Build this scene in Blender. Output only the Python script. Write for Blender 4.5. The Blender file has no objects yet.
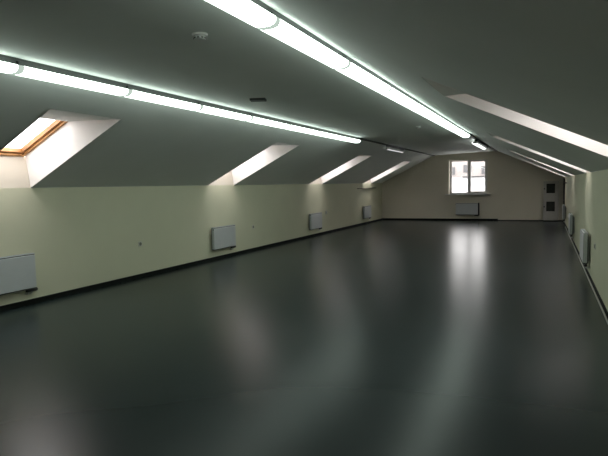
import bpy, bmesh, math, random
from mathutils import Vector, Matrix
random.seed(4)
sc = bpy.context.scene
COL = sc.collection

# ------------------------------------------------------------------ layout (metres; x right, y along the room, z up)
XL, XR = -6.259, 0.648            # faces of the two knee walls
Y0, Y1 = -4.0, 22.02              # rear wall, far gable wall
KL, KR = 1.554, 1.617             # knee wall heights
CXL, CZL = -4.098, 2.619          # left edge of the flat ceiling
CXR, CZR = -1.671, 2.686          # right edge of the flat ceiling
SL = (CZL - KL) / (CXL - XL)      # slope of the left roof pitch
SR = (CZR - KR) / (XR - CXR)
def ceil_z(x): return CZL + (CZR - CZL) * (x - CXL) / (CXR - CXL)
def slope_l(x): return KL + SL * (x - XL)
def slope_r(x): return KR + SR * (XR - x)
SKL = [(4.05 + 5.14 * k, 5.057 + 5.14 * k) for k in range(-1, 4)]   # skylight openings, left pitch
SKR = [(4.26 + 5.14 * k, 5.266 + 5.14 * k) for k in range(-1, 4)]   # right pitch
OXL = -4.65                       # upper edge of the openings, left
OXR = -0.88

# ------------------------------------------------------------------ materials
def mat(name, color, rough=0.6, noise=0.0, nscale=8.0, metallic=0.0, spec=0.5, bump=0.0, bscale=60.0, rnoise=0.0):
    m = bpy.data.materials.new(name); m.use_nodes = True
    nt = m.node_tree; b = nt.nodes['Principled BSDF']
    b.inputs['Base Color'].default_value = (*color, 1)
    b.inputs['Roughness'].default_value = rough
    b.inputs['Metallic'].default_value = metallic
    b.inputs['Specular IOR Level'].default_value = spec
    tc = nt.nodes.new('ShaderNodeTexCoord')
    if noise or rnoise:
        n = nt.nodes.new('ShaderNodeTexNoise'); n.inputs['Scale'].default_value = nscale
        n.inputs['Detail'].default_value = 4
        nt.links.new(tc.outputs['Object'], n.inputs['Vector'])
        if noise:
            r = nt.nodes.new('ShaderNodeMapRange')
            r.inputs['To Min'].default_value = 1 - noise; r.inputs['To Max'].default_value = 1 + noise
            r.inputs['From Min'].default_value = 0.3; r.inputs['From Max'].default_value = 0.7
            nt.links.new(n.outputs['Fac'], r.inputs['Value'])
            mx = nt.nodes.new('ShaderNodeMix'); mx.data_type = 'RGBA'; mx.blend_type = 'MULTIPLY'
            mx.inputs['Factor'].default_value = 1.0
            mx.inputs['A'].default_value = (*color, 1)
            cb = nt.nodes.new('ShaderNodeCombineColor')
            for ch in ('Red', 'Green', 'Blue'): nt.links.new(r.outputs['Result'], cb.inputs[ch])
            nt.links.new(cb.outputs['Color'], mx.inputs['B'])
            nt.links.new(mx.outputs['Result'], b.inputs['Base Color'])
        if rnoise:
            r2 = nt.nodes.new('ShaderNodeMapRange')
            r2.inputs['From Min'].default_value = 0.3; r2.inputs['From Max'].default_value = 0.7
            r2.inputs['To Min'].default_value = rough - rnoise; r2.inputs['To Max'].default_value = rough + rnoise
            nt.links.new(n.outputs['Fac'], r2.inputs['Value']); nt.links.new(r2.outputs['Result'], b.inputs['Roughness'])
    if bump:
        n2 = nt.nodes.new('ShaderNodeTexNoise'); n2.inputs['Scale'].default_value = bscale; n2.inputs['Detail'].default_value = 3
        nt.links.new(tc.outputs['Object'], n2.inputs['Vector'])
        bp = nt.nodes.new('ShaderNodeBump'); bp.inputs['Strength'].default_value = bump; bp.inputs['Distance'].default_value = 0.01
        nt.links.new(n2.outputs['Fac'], bp.inputs['Height']); nt.links.new(bp.outputs['Normal'], b.inputs['Normal'])
    return m

def emit(name, color, strength):
    m = bpy.data.materials.new(name); m.use_nodes = True
    nt = m.node_tree; nt.nodes.clear()
    e = nt.nodes.new('ShaderNodeEmission'); o = nt.nodes.new('ShaderNodeOutputMaterial')
    e.inputs['Color'].default_value = (*color, 1); e.inputs['Strength'].default_value = strength
    nt.links.new(e.outputs['Emission'], o.inputs['Surface'])
    return m

def glass(name):
    m = bpy.data.materials.new(name); m.use_nodes = True
    nt = m.node_tree; nt.nodes.clear()
    t = nt.nodes.new('ShaderNodeBsdfTransparent'); t.inputs['Color'].default_value = (.95, .96, .96, 1)
    g = nt.nodes.new('ShaderNodeBsdfGlossy'); g.inputs['Roughness'].default_value = 0.02
    mx = nt.nodes.new('ShaderNodeMixShader'); o = nt.nodes.new('ShaderNodeOutputMaterial')
    mx.inputs['Fac'].default_value = 0.04; nt.links.new(t.outputs[0], mx.inputs[1]); nt.links.new(g.outputs[0], mx.inputs[2])
    nt.links.new(mx.outputs[0], o.inputs['Surface'])
    return m

def floor_mat():
    m = mat('linoleum', (.025, .036, .037), .265, noise=.05, nscale=.7, spec=.15)
    return m

M = dict(
    wall=mat('cream_paint', (.655, .65, .49), .75, noise=.02, nscale=2.0, bump=.04),
    gable=mat('beige_paint', (.62, .585, .49), .75, noise=.02, nscale=2.0, bump=.04),
    ceiling=mat('ceiling_paint', (.79, .82, .795), .8, noise=.02, nscale=1.5, bump=.03),
    reveal=mat('reveal_paint', (.81, .785, .765), .7, noise=.02, nscale=3),
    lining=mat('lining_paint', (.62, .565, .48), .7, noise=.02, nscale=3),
    floor=floor_mat(),
    base=mat('baseboard_plastic', (.007, .008, .007), .7, noise=.1, spec=.15),
    basepale=mat('cable_plastic', (.50, .50, .45), .4, noise=.05),
    wood=mat('pine', (.56, .29, .11), .45, noise=.25, nscale=6),
    wood_dark=mat('pine_edge', (.36, .16, .05), .45, noise=.25, nscale=6),
    pvc=mat('window_plastic', (.52, .52, .51), .4, noise=.02),
    glass=glass('window_glass'),
    enamel=mat('radiator_enamel', (.55, .575, .59), .4, noise=.02),
    fin=mat('convector_steel', (.05, .055, .05), .6, noise=.1),
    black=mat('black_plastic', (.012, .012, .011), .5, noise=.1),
    steel=mat('steel', (.45, .45, .44), .35, metallic=.9, noise=.05),
    plate=mat('socket_plastic', (.62, .62, .56), .45, noise=.03),
    plate_dark=mat('socket_well', (.24, .24, .19), .5, noise=.05),
    white=mat('white_plastic', (.75, .75, .73), .45, noise=.03),
    tray=mat('light_tray', (.055, .06, .058), .5, noise=.06),
    diffuser=emit('lit_diffuser', (.85, 1.0, .89), 5.2),
    cap=emit('lit_end_cap', (.84, 1.0, .88), .62),
    tube=emit('lit_tube', (.95, 1.0, .95), 3.5),
    tubedim=emit('dim_tube', (1.0, 1.0, 1.0), .75),
    cabinet=mat('cabinet_paint', (.40, .39, .36), .5, noise=.03),
    dkglass=mat('dark_glass', (.02, .021, .018), .2, noise=.2),
    door=mat('dark_door', (.05, .042, .03), .55, noise=.15),
    vent=mat('vent_grey', (.07, .08, .075), .6, noise=.1),
    facade=mat('facade', (.27, .248, .238), .8, noise=.03, nscale=.5),
    facade2=mat('white_render', (.42, .42, .42), .8, noise=.02, nscale=.5),
    facwin=mat('facade_window', (.075, .075, .078), .4, noise=.05),
    coping=mat('coping_metal', (.03, .03, .03), .5, noise=.05),
)

# ------------------------------------------------------------------ mesh helpers
def hexa(bm, p):
    """closed six-sided solid; p = bottom ring of 4 then top ring of 4"""
    v = [bm.verts.new(q) for q in p]
    for f in ((3, 2, 1, 0), (4, 5, 6, 7), (0, 1, 5, 4), (1, 2, 6, 5), (2, 3, 7, 6), (3, 0, 4, 7)):
        bm.faces.new([v[i] for i in f])
def box(bm, x0, x1, y0, y1, z0, z1):
    x0, x1 = sorted((x0, x1)); y0, y1 = sorted((y0, y1)); z0, z1 = sorted((z0, z1))
    hexa(bm, [(x0, y0, z0), (x1, y0, z0), (x1, y1, z0), (x0, y1, z0), (x0, y0, z1), (x1, y0, z1), (x1, y1, z1), (x0, y1, z1)])
def sheet(bm, quads, off):
    """polygons that share edges, given a thickness along off"""
    off = Vector(off); key = lambda q: tuple(round(c, 5) for c in q)
    V, W, edges = {}, {}, {}
    for q in quads:
        for p in q:
            k = key(p)
            if k not in V:
                V[k] = bm.verts.new(p); W[k] = bm.verts.new(Vector(p) + off)
    for q in quads:
        ks = [key(p) for p in q]
        bm.faces.new([V[k] for k in ks]); bm.faces.new([W[k] for k in reversed(ks)])
        for a, b in zip(ks, ks[1:] + ks[:1]):
            e = frozenset((a, b)); edges.setdefault(e, []).append((a, b))
    for e, l in edges.items():
        if len(l) == 1:
            a, b = l[0]; bm.faces.new([V[b], V[a], W[a], W[b]])
def tube(bm, pts, r, n=10):
    """round bar through points"""
    pts = [Vector(p) for p in pts]; rings = []
    for i, p in enumerate(pts):
        t = (pts[min(i + 1, len(pts) - 1)] - pts[max(i - 1, 0)]).normalized()
        a = t.orthogonal().normalized() if i == 0 else (rings_a - t * rings_a.dot(t)).normalized()
        rings_a = a; b = t.cross(a)
        rings.append([bm.verts.new(p + r * (math.cos(2 * math.pi * k / n) * a + math.sin(2 * math.pi * k / n) * b)) for k in range(n)])
    for A, B in zip(rings, rings[1:]):
        for k in range(n): bm.faces.new([A[k], A[(k + 1) % n], B[(k + 1) % n], B[k]])
    bm.faces.new(list(reversed(rings[0]))); bm.faces.new(rings[-1])
def lathe(bm, prof, c, axis=(0, 0, 1), n=28):
    """turned profile [(r, h)] about axis through c"""
    q = Vector((0, 0, 1)).rotation_difference(Vector(axis)); rings = []
    for r, h in prof:
        rings.append([bm.verts.new(Vector(c) + q @ Vector((r * math.cos(2 * math.pi * k / n), r * math.sin(2 * math.pi * k / n), h))) for k in range(n)])
    for A, B in zip(rings, rings[1:]):
        for k in range(n): bm.faces.new([A[k], A[(k + 1) % n], B[(k + 1) % n], B[k]])
    bm.faces.new(list(reversed(rings[0]))); bm.faces.new(rings[-1])
def prism(bm, prof, y0, y1, ax=None):
    """profile in (x, z) carried along y"""
    A = [bm.verts.new((x, y0, z)) for x, z in prof]; B = [bm.verts.new((x, y1, z)) for x, z in prof]; n = len(prof)
    for k in range(n): bm.faces.new([A[k], A[(k + 1) % n], B[(k + 1) % n], B[k]])
    bm.faces.new(list(reversed(A))); bm.faces.new(B)
def obj(name, bm, m, parent=None, bevel=0.0, smooth=False, seg=2):
    bmesh.ops.recalc_face_normals(bm, faces=bm.faces)
    me = bpy.data.meshes.new(name); bm.to_mesh(me); bm.free()
    o = bpy.data.objects.new(name, me); COL.objects.link(o)
    me.materials.append(M[m])
    if smooth:
        for p in me.polygons: p.use_smooth = True
        md = o.modifiers.new('split', 'EDGE_SPLIT'); md.split_angle = math.radians(40)
    if bevel:
        md = o.modifiers.new('bevel', 'BEVEL'); md.width = bevel; md.segments = seg; md.limit_method = 'ANGLE'
    if parent is not None: o.parent = parent
    return o
def BM(): return bmesh.new()
def empty(name, loc, rz=0.0):
    o = bpy.data.objects.new(name, None); COL.objects.link(o); o.location = loc; o.rotation_euler = (0, 0, rz)
    o.empty_display_size = .1
    return o
def tag(o, label=None, cat=None, group=None, kind=None):
    if label: o['label'] = label
    if cat: o['category'] = cat
    if group: o['group'] = group
    if kind: o['kind'] = kind
    return o
def struct(name, bm, m, label=None, cat=None, parent=None, **k):
    o = obj(name, bm, m, parent, **k)
    if parent is None: tag(o, label, cat, kind='structure')
    return o
def copy_tree(o, parent=None):
    c = o.copy(); COL.objects.link(c)
    if parent is not None: c.parent = parent
    for ch in list(o.children): copy_tree(ch, c)
    return c

# ------------------------------------------------------------------ the shell
bm = BM(); box(bm, XL - .3, XR + .3, Y0 - .3, Y1 + .3, -.12, 0)
struct('floor', bm, 'floor', 'dark grey-green glossy linoleum floor along the whole attic', 'floor')
bm = BM(); box(bm, XL - .25, XL, Y0, Y1, 0, KL); struct('wall_left', bm, 'wall', 'long low cream wall with four radiators', 'wall')
bm = BM(); box(bm, XR, XR + .25, Y0, Y1, 0, KR); struct('wall_right', bm, 'wall', 'low cream wall at the right edge', 'wall')

# far gable wall, one opening for the window
WX0, WX1, WZ0, WZ1 = -3.50, -2.045, 1.05, 2.385
def gable(y, off, hole):
    top = lambda x: slope_l(x) if x < CXL else (slope_r(x) if x > CXR else ceil_z(x))
    xs = [XL, CXL, WX0, WX1, CXR, XR]; q = []
    for a, b in zip(xs, xs[1:]):
        if hole and a == WX0:
            q.append([(a, y, 0), (b, y, 0), (b, y, WZ0), (a, y, WZ0)])
            q.append([(a, y, WZ1), (b, y, WZ1), (b, y, top(b)), (a, y, top(a))])
        elif hole and (b == WX0 or a == WX1):
            o = [(a, y, 0), (b, y, 0)]
            if b == WX0: o += [(b, y, WZ0), (b, y, WZ1), (b, y, top(b)), (a, y, top(a))]
            else: o += [(b, y, top(b)), (a, y, top(a)), (a, y, WZ1), (a, y, WZ0)]
            q.append(o)
        else:
            q.append([(a, y, 0), (b, y, 0), (b, y, top(b)), (a, y, top(a))])
    bm = BM(); sheet(bm, q, off); return bm
struct('wall_back', gable(Y1, (0, .35, 0), True), 'gable', 'far beige gable wall with the window', 'wall')
struct('wall_front', gable(Y0, (0, -.2, 0), False), 'gable', 'gable wall behind the viewer', 'wall')

# flat ceiling strip
bm = BM(); sheet(bm, [[(CXL, Y0, CZL), (CXR, Y0, CZR), (CXR, Y1, CZR), (CXL, Y1, CZL)]], (0, 0, .1))
struct('ceiling', bm, 'ceiling', 'flat grey ceiling strip between the two light rows', 'ceiling')

# roof pitches with skylight openings
def pitch(x_knee, x_top, zf, x_open, sk, off):
    sk = [(a - .006, b + .006) for a, b in sk]; x_open += math.copysign(.006, x_top - x_knee)
    ys = sorted([Y0, Y1] + [v for s in sk for v in s]); q = []
    for a, b in zip(ys, ys[1:]):
        for u0, u1 in ((x_knee, x_open), (x_open, x_top)):
            if u0 == x_knee and (a, b) in sk: continue
            q.append([(u0, a, zf(u0)), (u1, a, zf(u1)), (u1, b, zf(u1)), (u0, b, zf(u0))])
    bm = BM(); sheet(bm, q, off); return bm
struct('ceiling_slope_left', pitch(XL, CXL, slope_l, OXL, SKL, (-.03, 0, .08)), 'ceiling', 'left sloping grey ceiling cut by four skylights', 'ceiling')
struct('ceiling_slope_right', pitch(XR, CXR, slope_r, OXR, SKR, (.03, 0, .08)), 'ceiling', 'right sloping grey ceiling cut by skylights', 'ceiling')

# ------------------------------------------------------------------ skylights (roof windows set deep behind plastered reveals)
LIFT = .46                        # vertical distance from the ceiling pitch up to the window plane
def skylight(n, side, s, label):
    y0, y1 = s
    if side < 0: xk, xo, zf = XL, OXL, slope_l
    else: xk, xo, zf = XR, OXR, slope_r
    sg = side                                   # outward x direction
    xb = xk + sg * .085                         # lower reveal leans out to the window's bottom edge
    # window plane: parallel to the pitch, LIFT above it
    zw = lambda x: zf(x) + LIFT
    zt = zf(xo)                                 # upper reveal is level
    # x where the level upper reveal meets the window plane
    k = SL if side < 0 else -SR
    xt = xk + (zt + .03 - LIFT - (KL if side < 0 else KR)) / k
    root = empty('window_%d' % n, (xk, (y0 + y1) / 2, KL if side < 0 else KR)); tag(root, label, 'skylight', None, 'structure')
    inv = Matrix.Translation(-Vector(root.location))
    def part(name, bm, m, parent=root, **kw):
        bmesh.ops.transform(bm, matrix=inv, verts=bm.verts)
        return obj(name, bm, m, parent, **kw)
    t = .05
    e = .02 * sg
    # reveal: upper (level), lower (nearly upright), two sides
    prof_in = [(xo, zt), (xk, zf(xk)), (xb, zw(xb)), (xt, zw(xt))]
    # each lining is a slab lying outside the opening
    def slab(a, b, o):                          # a, b = (x, z); o = (dx, dz)
        hexa(bm, [(a[0], y0 - t, a[1]), (b[0], y0 - t, b[1]), (b[0], y1 + t, b[1]), (a[0], y1 + t, a[1]),
                  (a[0] + o[0], y0 - t, a[1] + o[1]), (b[0] + o[0], y0 - t, b[1] + o[1]), (b[0] + o[0], y1 + t, b[1] + o[1]), (a[0] + o[0], y1 + t, a[1] + o[1])])
    bm = BM()
    for ya, yb in ((y0 - t, y0), (y1, y1 + t)):
        ring = [(xo, zt), (xk, zf(xk)), (xb, zw(xb) + .12), (xt, zw(xt) + .12)]
        A = [bm.verts.new((x, ya, z)) for x, z in ring]; B = [bm.verts.new((x, yb, z)) for x, z in ring]
        for i in range(4): bm.faces.new([A[i], A[(i + 1) % 4], B[(i + 1) % 4], B[i]])
        bm.faces.new(A[::-1]); bm.faces.new(B)
    part('reveal', bm, 'reveal')
    bm = BM(); slab((xo, zt), (xt, zw(xt)), (0, t)); part('upper_lining', bm, 'ceiling')
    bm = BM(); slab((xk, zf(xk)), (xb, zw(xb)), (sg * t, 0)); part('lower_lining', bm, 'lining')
    # timber frame and sash in the window plane: local u along the pitch (bottom to top), v = y, w = up normal
    U = (Vector((xt, 0, zw(xt))) - Vector((xb, 0, zw(xb)))); L = U.length; U.normalize()
    N = Vector((-U.z, 0, U.x)); N = N if N.z > 0 else -N
    O = Vector((xb, 0, zw(xb)))
    def bar(bm, u0, u1, v0, v1, w0, w1):
        P = lambda u, v, w: tuple(O + U * u + N * w + Vector((0, v, 0)))
        hexa(bm, [P(u0, v0, w0), P(u1, v0, w0), P(u1, v1, w0), P(u0, v1, w0), P(u0, v0, w1), P(u1, v0, w1), P(u1, v1, w1), P(u0, v1, w1)])
    def ring(bm, u0, u1, v0, v1, wd, w0, w1):
        bar(bm, u0, u0 + wd, v0, v1, w0, w1); bar(bm, u1 - wd, u1, v0, v1, w0, w1)
        bar(bm, u0 + wd, u1 - wd, v0, v0 + wd, w0, w1); bar(bm, u0 + wd, u1 - wd, v1 - wd, v1, w0, w1)
    bm = BM(); ring(bm, 0, L + .07, y0, y1, .035, -.005, .09); fr = part('window_frame', bm, 'wood', bevel=.004)
    bm = BM(); ring(bm, .035, L + .035, y0 + .035, y1 - .035, .036, .02, .08); part('window_sash', bm, 'wood_dark', bevel=.004)
    bm = BM(); bar(bm, .071, L - .001, y0 + .071, y1 - .071, .045, .058); part('glass_pane', bm, 'glass')
    bm = BM(); bar(bm, L + .002, L + .027, y0 + .25, y1 - .25, .002, .02); part('sash_handle', bm, 'steel', bevel=.004)
    return root
ordl = ['nearest', 'second', 'third', 'farthest']
lab_l = ['wood-framed skylight with visible pane at the left edge, over the nearest left radiator',
         'deep skylight in the left slope over the second left radiator',
         'bright skylight in the left slope, third along from the left edge',
         'farthest skylight of the left slope, beside the far gable wall']
lab_r = ['wide pale skylight reveal running off the right edge of the picture',
         'skylight in the right slope above the nearest right radiator',
         'narrow bright skylight in the right slope above the middle right radiator',
         'farthest skylight of the right slope near the dark door']
for k in range(4): skylight(1 + k, -1, SKL[1 + k], lab_l[k])
for k in range(4): skylight(5 + k, 1, SKR[1 + k], lab_r[k])
skylight(10, -1, SKL[0], 'unseen skylight added to the left slope abreast of the viewer for daylight')  # added pair, never in view, to brighten the near ceiling
skylight(11, 1, SKR[0], 'unseen skylight added to the right slope abreast of the viewer for daylight')

# ------------------------------------------------------------------ gable window
yF = Y1 + .17
w = empty('window_9', ((WX0 + WX1) / 2, Y1, WZ0)); tag(w, 'white two-pane window in the far gable wall', 'window', None, 'structure')
winv = Matrix.Translation(-Vector(w.location))
def wpart(name, bm, m, parent=w, **kw):
    bmesh.ops.transform(bm, matrix=winv, verts=bm.verts); return obj(name, bm, m, parent, **kw)
def rect_ring(bm, x0, x1, z0, z1, l, r, b, t, ya, yb):
    box(bm, x0, x0 + l, ya, yb, z0, z1); box(bm, x1 - r, x1, ya, yb, z0, z1)
    box(bm, x0 + l, x1 - r, ya, yb, z0, z0 + b); box(bm, x0 + l, x1 - r, ya, yb, z1 - t, z1)
bm = BM(); rect_ring(bm, WX0, WX1, WZ0, WZ1, .05, .05, .05, .03, yF, yF + .07)
box(bm, -2.80, -2.73, yF, yF + .07, WZ0 + .05, WZ1 - .03); wpart('window_frame', bm, 'pvc', bevel=.006)
bm = BM(); rect_ring(bm, WX0 + .05, -2.80, WZ0 + .05, WZ1 - .03, .035, .01, .01, .01, yF + .012, yF + .06); wpart('window_bead', bm, 'pvc', bevel=.004)
bm = BM(); rect_ring(bm, -2.73, WX1 - .05, WZ0 + .035, WZ1 - .02, .055, .055, .065, .05, yF - .015, yF + .055); wpart('window_sash', bm, 'pvc', bevel=.006)
bm = BM(); box(bm, WX0 + .08, -2.805, yF + .03, yF + .042, WZ0 + .055, WZ1 - .035); wpart('glass_pane', bm, 'glass')
bm = BM(); box(bm, -2.68, WX1 - .10, yF + .02, yF + .032, WZ0 + .085, WZ1 - .065); wpart('glass_pane', bm, 'glass')
bm = BM(); box(bm, -2.715, -2.69, yF - .03, yF - .015, 1.62, 1.68); tube(bm, [(-2.703, yF - .03, 1.65), (-2.703, yF - .05, 1.65), (-2.703, yF - .05, 1.54)], .008, 8); wpart('window_handle', bm, 'pvc')
bm = BM(); box(bm, WX0 - .14, WX1 + .13, Y1 - .14, Y1, WZ0 - .04, WZ0); box(bm, WX0, WX1, Y1, yF, WZ0 - .04, WZ0); wpart('window_sill', bm, 'pvc', bevel=.008)

# ------------------------------------------------------------------ baseboards
def baseprof(x, s, h, d=.016):    # s = direction into the room
    return [(x, 0), (x + s * d, 0), (x + s * d, h - .012), (x + s * d * .45, h), (x, h)]
bm = BM(); prism(bm, baseprof(XL, 1, .07), Y0, Y1); struct('baseboard_left', bm, 'base', 'black baseboard along the left wall', 'baseboard')
bm = BM(); prism(bm, baseprof(XR, -1, .055), Y0, Y1); struct('baseboard_right', bm, 'base', 'black baseboard along the right wall', 'baseboard')
bm = BM(); box(bm, XL + .016, -1.645, Y1 - .016, Y1, 0, .075); struct('baseboard_back', bm, 'base', 'tall black baseboard under the far window', 'baseboard', bevel=.003)
bm = BM(); box(bm, -1.645, XR - .016, Y1 - .012, Y1, 0, .032); struct('baseboard_back_low', bm, 'base', 'low black baseboard at the right of the far wall', 'baseboard', bevel=.003)
bm = BM(); tube(bm, [(XR - .028, y, .011) for y in (Y0, 0, 5, 10, 15, 19.2)], .011, 8)
tag(obj('cable_conduit', bm, 'basepale', smooth=True), 'thin pale cable conduit running along the foot of the right baseboard', 'conduit')

# ------------------------------------------------------------------ radiators (built along +y, facing +x, wall at x = 0)
RL = .84
def radiator(label, group):
    r = empty('radiator', (0, 0, 0)); tag(r, label, 'radiator', group)
    z0, z1 = .235, .685
    bm = BM(); box(bm, .083, .105, 0, RL, z0, z1 - .014); obj('front_panel', bm, 'enamel', r, bevel=.008)
    bm = BM(); box(bm, .030, .042, .012, RL - .012, z0, z1 - .02); obj('rear_panel', bm, 'fin', r)  # dark colour here paints the shade of the gap to the wall
    for ya, yb in ((.0, .008), (RL - .008, RL)):
        bm = BM(); box(bm, .046, .098, ya, yb, z0 + .004, z1 - .004); obj('side_cover', bm, 'enamel', r, bevel=.002)
    bm = BM()
    for k in range(27): box(bm, .043, .081, .02 + k * .03, .03 + k * .03, z0 + .03, z1 - .03)
    box(bm, .060, .064, .02, RL - .02, z0 + .03, z1 - .03)
    box(bm, .040, .100, .004, RL - .004, z0 - .012, z0 + .004); box(bm, .040, .098, .004, RL - .004, z1 - .016, z1 - .002)  # convector underside, and a dark strip painting the shadow line below the grille
    obj('fins_and_shade_strip', bm, 'fin', r)
    bm = BM()
    box(bm, .082, .100, .0, RL, z1 - .004, z1 + .008); box(bm, .040, .050, .0, RL, z1 - .004, z1 + .008)
    for k in range(29): box(bm, .048, .084, .001 + k * .0296, .012 + k * .0296, z1 - .003, z1 + .008)
    obj('top_grille', bm, 'enamel', r)
    for y in (.14, RL - .14):
        bm = BM(); box(bm, .0012, .031, y - .02, y + .02, z0 + .02, z1 - .05); obj('wall_mount_bracket', bm, 'steel', r)
    # valve body and head low on the far end, tails into the wall
    bm = BM(); box(bm, .045, .085, RL - .13, RL - .02, z0 - .05, z0); tube(bm, [(.065, RL - .12, z0 - .03), (.065, RL + .03, z0 - .03)], .022, 12)
    v = obj('valve', bm, 'black', r, bevel=.004)
    for y in (RL - .10, RL - .05):
        bm = BM(); tube(bm, [(.065, y, z0 - .04), (.065, y, z0 - .065), (.057, y, z0 - .078), (.0012, y, z0 - .078)], .008, 8)
        obj('pipe', bm, 'white', r, smooth=True)
    bm = BM(); lathe(bm, [(.012, 0), (.012, .012), (.006, .016)], (.093, 0, z1 - .04), (0, -1, 0), 12); obj('bleed_plug', bm, 'black', r)
    return r
GR = 'panel radiators along the walls'
r0 = radiator('white panel radiator at the left edge, under the wood-framed skylight', GR)
r0.location = (XL, 4.137, 0)
for y, lb in ((9.20, 'white panel radiator on the left wall, second from the left edge'),
              (14.205, 'white panel radiator on the left wall beside a small white thermostat'),
              (19.28, 'farthest white panel radiator of the left wall, under the dark ledge')):
    c = copy_tree(r0); c.location = (XL, y, 0); c['label'] = lb
for y, lb in ((9.15, 'nearest white panel radiator on the right wall, seen edge-on'),
              (13.95, 'middle white panel radiator of the three on the right wall'),
              (19.3, 'farthest white panel radiator on the right wall, beside the dark door')):
    c = copy_tree(r0); c.location = (XR, y + RL, 0); c.rotation_euler = (0, 0, math.pi); c['label'] = lb
c = copy_tree(r0); c.location = (-3.225, Y1, 0); c.rotation_euler = (0, 0, -math.pi / 2); c['label'] = 'white panel radiator on the far gable wall below the window'
bm = BM(); tube(bm, [(.06, RL + .03, .20), (.06, RL + .03, .70)], .028, 10); obj('dark_side_bar', bm, 'black', c, smooth=True)['label'] = 'dark upright bar'  # black upright bar drawing the dark line at the radiator's right end

# ------------------------------------------------------------------ sockets, thermostat
def socket(label, loc, rz):
    s = empty('wall_socket', loc, rz); tag(s, label, 'socket', 'wall sockets')
    bm = BM(); box(bm, 0, .012, -.041, .041, -.041, .041); obj('cover_plate', bm, 'plate', s, bevel=.005)
    bm = BM(); lathe(bm, [(.030, .0), (.030, .010), (.026, .012), (.022, .009)], (.004, 0, 0), (1, 0, 0), 24); obj('socket_well', bm, 'plate_dark', s)
    for dy in (-.0095, .0095):
        bm = BM(); lathe(bm, [(.003, 0), (.003, .003)], (.0125, dy, 0), (1, 0, 0), 8); obj('pin_hole', bm, 'black', s)
    return s
socket('small wall socket on the left wall between the nearest two radiators', (XL, 7.115, .580), 0)
socket('small wall socket on the left wall, just past the second radiator', (XL, 10.99, .566), 0)
socket('small wall socket on the right wall near the right edge', (XR, 8.35, .585), math.pi)
th = empty('wall_thermostat', (XL, 15.62, .66)); tag(th, 'small white thermostat beside the third left radiator', 'thermostat')
bm = BM(); box(bm, 0, .028, -.035, .035, -.055, .055); obj('housing', bm, 'white', th, bevel=.006)
bm = BM(); lathe(bm, [(.020, 0), (.019, .012), (.015, .014)], (.028, 0, -.01), (1, 0, 0), 20); obj('dial', bm, 'white', th, smooth=True)

# ------------------------------------------------------------------ dark ledges below the farthest skylights
bm = BM(); box(bm, XL, XL + .06, 18.72, 20.98, 1.352, 1.376)
tag(obj('wall_ledge', bm, 'door', bevel=.004), 'narrow dark ledge on the left wall under the farthest skylight', 'ledge', 'narrow dark ledges')
bm = BM(); box(bm, XR - .06, XR, 19.3, 21.0, 1.41, 1.434)
tag(obj('wall_ledge', bm, 'door', bevel=.004), 'narrow dark ledge on the right wall under the farthest skylight', 'ledge', 'narrow dark ledges')

# ------------------------------------------------------------------ low dark door at the end of the right wall
d = empty('door_1', (XR, 21.5, 0)); tag(d, 'low dark door at the far end of the right wall', 'door', None, 'structure')
dinv = Matrix.Translation(-Vector(d.location))
def dpart(name, bm, m, **kw):
    bmesh.ops.transform(bm, matrix=dinv, verts=bm.verts); return obj(name, bm, m, d, **kw)
bm = BM(); box(bm, XR - .03, XR, 21.03, 21.10, 0, 1.58); box(bm, XR - .03, XR, 21.90, 21.97, 0, 1.58); box(bm, XR - .03, XR, 21.10, 21.90, 1.51, 1.58); dpart('door_frame', bm, 'door', bevel=.004)
bm = BM(); box(bm, XR - .018, XR, 21.103, 21.897, .005, 1.507); dpart('door_leaf', bm, 'door', bevel=.003)
bm = BM(); tube(bm, [(XR - .018, 21.18, .80), (XR - .06, 21.18, .80), (XR - .06, 21.29, .80)], .009, 8); dpart('door_handle', bm, 'steel', smooth=True)

# ------------------------------------------------------------------ white fire cabinet on the far wall, two glazed doors
cx0, cx1, cy = -.045, .470, 21.80
fc = empty('fire_hose_cabinet', ((cx0 + cx1) / 2, Y1, .055)); tag(fc, 'tall pale cabinet with two dark square panes in the far right corner', 'cabinet')
finv = Matrix.Translation(-Vector(fc.location))
def fpart(name, bm, m, parent=fc, **kw):
    bmesh.ops.transform(bm, matrix=finv, verts=bm.verts); return obj(name, bm, m, parent, **kw)
bm = BM(); box(bm, cx0, cx1, cy, Y1 - .0135, .035, 1.485); fpart('body', bm, 'cabinet', bevel=.005)
for z0, z1, pz0, pz1, kz in ((.775, 1.465, 1.045, 1.395, 1.21), (.055, .765, .375, .735, .545)):
    bm = BM(); xa, xb = cx0 + .012, cx1 - .012; px0, px1 = .055, .345
    box(bm, xa, px0, cy - .022, cy, z0, z1); box(bm, px1, xb, cy - .022, cy, z0, z1)
    box(bm, px0, px1, cy - .022, cy, z0, pz0); box(bm, px0, px1, cy - .022, cy, pz1, z1)
    dr = fpart('door', bm, 'cabinet')
    bm = BM(); box(bm, px0, px1, cy - .010, cy - .004, pz0, pz1); fpart('glass_pane', bm, 'dkglass', dr)
    bm = BM(); lathe(bm, [(.018, 0), (.018, .008), (.026, .014), (.026, .03), (.020, .036)], (cx0 + .035, cy - .022, kz), (0, -1, 0), 16); fpart('knob', bm, 'black', dr, smooth=True)

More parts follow.
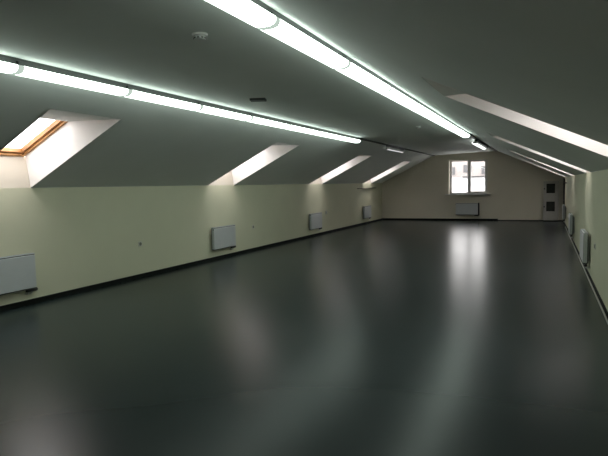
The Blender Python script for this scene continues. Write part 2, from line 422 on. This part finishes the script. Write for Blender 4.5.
# ------------------------------------------------------------------ the two rows of ceiling lights
def track(label, x):
    z = ceil_z(x)
    bm = BM(); box(bm, x - .045, x + .045, .6, Y1, z - .022, z - .0015)
    return tag(obj('ceiling_light_track', bm, 'tray'), label, 'track')
XB, XA = -4.085, -1.715           # row centre lines, left and right
track('dark mounting track carrying the left row of ceiling lights', XB)
track('dark mounting track carrying the right row of ceiling lights', XA)
def ceiling_light(L):
    r = empty('ceiling_light', (0, 0, 0))
    bm = BM(); prism(bm, [(-.042, -.022), (.042, -.022), (.048, -.066), (-.048, -.066)], .012, L - .012); obj('housing', bm, 'tray', r)
    P = [(-.084, -.066), (.084, -.066), (.090, -.076), (.087, -.098), (.070, -.116), (.038, -.126), (-.038, -.126), (-.070, -.116), (-.087, -.098), (-.090, -.076)]
    bm = BM(); prism(bm, P, .030, L - .030); obj('diffuser', bm, 'diffuser', r)
    C = [(x * 1.015, -.09 + (z + .09) * 1.06) for x, z in P]
    for a, b in ((.004, .030), (L - .030, L - .004)):
        bm = BM(); prism(bm, C, a, b); obj('end_cap', bm, 'cap', r, bevel=.003)
    return r
GL = 'lit ceiling lights'
words = ['first', 'second', 'third', 'fourth', 'fifth', 'sixth', 'seventh', 'eighth', 'ninth']
def row(x, starts, L, side):
    src = None
    for i, y in enumerate(starts):
        o = ceiling_light(L) if src is None else copy_tree(src)
        src = src or o
        o.location = (x, y, ceil_z(x))
        tag(o, 'lit white ceiling light, %s from the near end of the %s row' % (words[i], side), 'ceiling light', 'lit lights of the %s row' % side)
LA, LB = 1.43, 1.295
row(XA, [3.27 - LA + k * LA for k in range(8)], LA, 'right')
row(XB, [3.21 - LB + k * LB for k in range(8)], LB, 'left')
# the odd narrower fixture beyond each lit row
def batten(x, y, L, m, dx, label):
    dz = -.115 if m == 'tube' else -.13; hb = -.085 if m == 'tube' else -.06; hw = .04 if m == 'tube' else .02
    r = empty('ceiling_batten', (x, y, ceil_z(x))); tag(r, label, 'batten light')
    bm = BM(); prism(bm, [(-hw, -.022), (hw, -.022), (hw, hb), (-hw, hb)], 0, L); obj('housing', bm, 'tray', r)
    bm = BM(); tube(bm, [(dx, .04, dz), (dx, L - .04, dz)], .034 if m == 'tube' else .013, 14); obj('tube', bm, m, r, smooth=True)
    for a in (.01, L - .045):
        bm = BM(); box(bm, min(dx, 0) - .012, max(dx, 0) + .012, a, a + .035, dz - .02, hb); obj('tube_holder', bm, 'white', r, bevel=.003)
batten(XA, 15.3, 2.9, 'tube', -.075, 'short lit batten past the end of the right light row')
batten(XB, 14.9, 2.0, 'tubedim', -.02, 'slim dimly lit batten past the end of the left light row')

# ------------------------------------------------------------------ small things on the ceiling
def detector(loc, label, s=1.0):
    r = empty('smoke_detector', loc); tag(r, label, 'smoke detector', 'smoke detectors')
    bm = BM(); lathe(bm, [(.052 * s, 0), (.052 * s, -.012), (.046 * s, -.018)][::-1], (0, 0, 0)); obj('base', bm, 'white', r, smooth=True)
    bm = BM(); lathe(bm, [(.030 * s, -.048), (.040 * s, -.044), (.042 * s, -.03), (.038 * s, -.018)], (0, 0, 0)); obj('sensor_head', bm, 'white', r, smooth=True)
    bm = BM()
    for k in range(10):
        a = 2 * math.pi * k / 10
        bmx = Matrix.Rotation(a, 4, 'Z'); v0 = len(bm.verts)
        box(bm, .0395 * s, .0435 * s, -.008 * s, .008 * s, -.040, -.030); bm.verts.ensure_lookup_table()
        bmesh.ops.transform(bm, matrix=bmx, verts=bm.verts[v0:])
    obj('vent_slots', bm, 'black', r)
    return r
detector((-2.40, 3.49, ceil_z(-2.40)), 'white smoke detector on the ceiling, nearest the viewer', 1.15)
detector((-2.37, 11.05, ceil_z(-2.37)), 'tiny far smoke detector on the ceiling beside the right light row')
v = empty('ceiling_vent', (-3.40, 6.20, ceil_z(-3.40)), .35); tag(v, 'small dark flat vent on the ceiling near the left light row', 'vent')
bm = BM(); rect_ring(bm, -.10, .10, -.028, .0, .012, .012, .006, .006, -.07, .07); obj('vent_frame', bm, 'vent', v, bevel=.003)
bm = BM()
for k in range(5): box(bm, -.088, .088, -.055 + k * .025, -.042 + k * .025, -.022, -.004)
obj('vent_louvres', bm, 'vent', v)

# ------------------------------------------------------------------ outside the gable window
b = empty('apartment_building', (-9.5, 58, -9)); tag(b, 'pale apartment building seen through the far window', 'building')
bm = BM(); box(bm, -9, 9, 0, 12, 0, 13.8); obj('wall', bm, 'facade', b)
bm = BM(); box(bm, -9.4, 9.4, -.4, 12.4, 13.8, 14.1); obj('roof', bm, 'coping', b)
for zx in (11.35,):
    for k, (xx, ww) in enumerate(((-.0, 1.0), (1.75, .9), (3.55, .9), (-1.9, .9))):
        bm = BM(); box(bm, xx, xx + ww * .9, -.06, .02, zx + .2 * (k % 2), zx + .8 + .2 * (k % 2)); obj('window', bm, 'facwin', b)
a = empty('annex_building', (-9.5, 50, -9)); tag(a, 'low white building in front of the pale one outside the window', 'building')
bm = BM(); box(bm, -8, 8, 0, 6, 0, 10.95); obj('wall', bm, 'facade2', a)
bm = BM(); box(bm, 2.75, 8.1, -.1, .2, 10.93, 11.07); obj('coping', bm, 'coping', a)
bm = BM(); box(bm, -60, 60, 23, 120, -9.2, -9)
tag(obj('ground', bm, 'facade2'), 'pale ground outside the window', 'ground', None, 'structure')

# ------------------------------------------------------------------ daylight: a bright overcast sky
wd = bpy.data.worlds.new('overcast'); sc.world = wd; wd.use_nodes = True
nt = wd.node_tree; nt.nodes.clear()
bg = nt.nodes.new('ShaderNodeBackground'); wo = nt.nodes.new('ShaderNodeOutputWorld')
tc = nt.nodes.new('ShaderNodeTexCoord'); sx = nt.nodes.new('ShaderNodeSeparateXYZ'); cr = nt.nodes.new('ShaderNodeValToRGB')
cr.color_ramp.elements[0].position = 0.0; cr.color_ramp.elements[0].color = (.80, .76, .75, 1)
cr.color_ramp.elements[1].position = 0.6; cr.color_ramp.elements[1].color = (1.0, .955, .945, 1)
nt.links.new(tc.outputs['Generated'], sx.inputs[0]); nt.links.new(sx.outputs['Z'], cr.inputs['Fac'])
nt.links.new(cr.outputs['Color'], bg.inputs['Color']); bg.inputs['Strength'].default_value = 8.3
nt.links.new(bg.outputs[0], wo.inputs['Surface'])

# ------------------------------------------------------------------ camera
F, YAW, PITCH, ROLL = 536.19, .4226, -.0781, -.0213
cyw, syw, cp, sp = math.cos(YAW), math.sin(YAW), math.cos(PITCH), math.sin(PITCH)
f = Vector((-syw * cp, cyw * cp, sp)); r = Vector((cyw, syw, 0)); u = r.cross(f)
c_, s_ = math.cos(ROLL), math.sin(ROLL)
r2 = c_ * r + s_ * u; u2 = -s_ * r + c_ * u
cam = bpy.data.cameras.new('camera'); co = bpy.data.objects.new('camera', cam); COL.objects.link(co)
cam.sensor_fit = 'HORIZONTAL'; cam.sensor_width = 36.0; cam.lens = F / 608 * 36.0; cam.clip_end = 500; cam.clip_start = .05
mw = Matrix.Identity(4)
for i in range(3): mw[i][0] = r2[i]; mw[i][1] = u2[i]; mw[i][2] = -f[i]
mw[0][3], mw[1][3], mw[2][3] = 0, 0, 1.5
co.matrix_world = mw; sc.camera = co

# ------------------------------------------------------------------ view
sc.view_settings.view_transform = 'Standard'; sc.view_settings.look = 'None'
sc.view_settings.gamma = 1.0; sc.view_settings.use_curve_mapping = False
sc.view_settings.exposure = 0.0
sc.cycles.use_denoising = True
sc.cycles.max_bounces = 12; sc.cycles.diffuse_bounces = 6; sc.cycles.transparent_max_bounces = 12
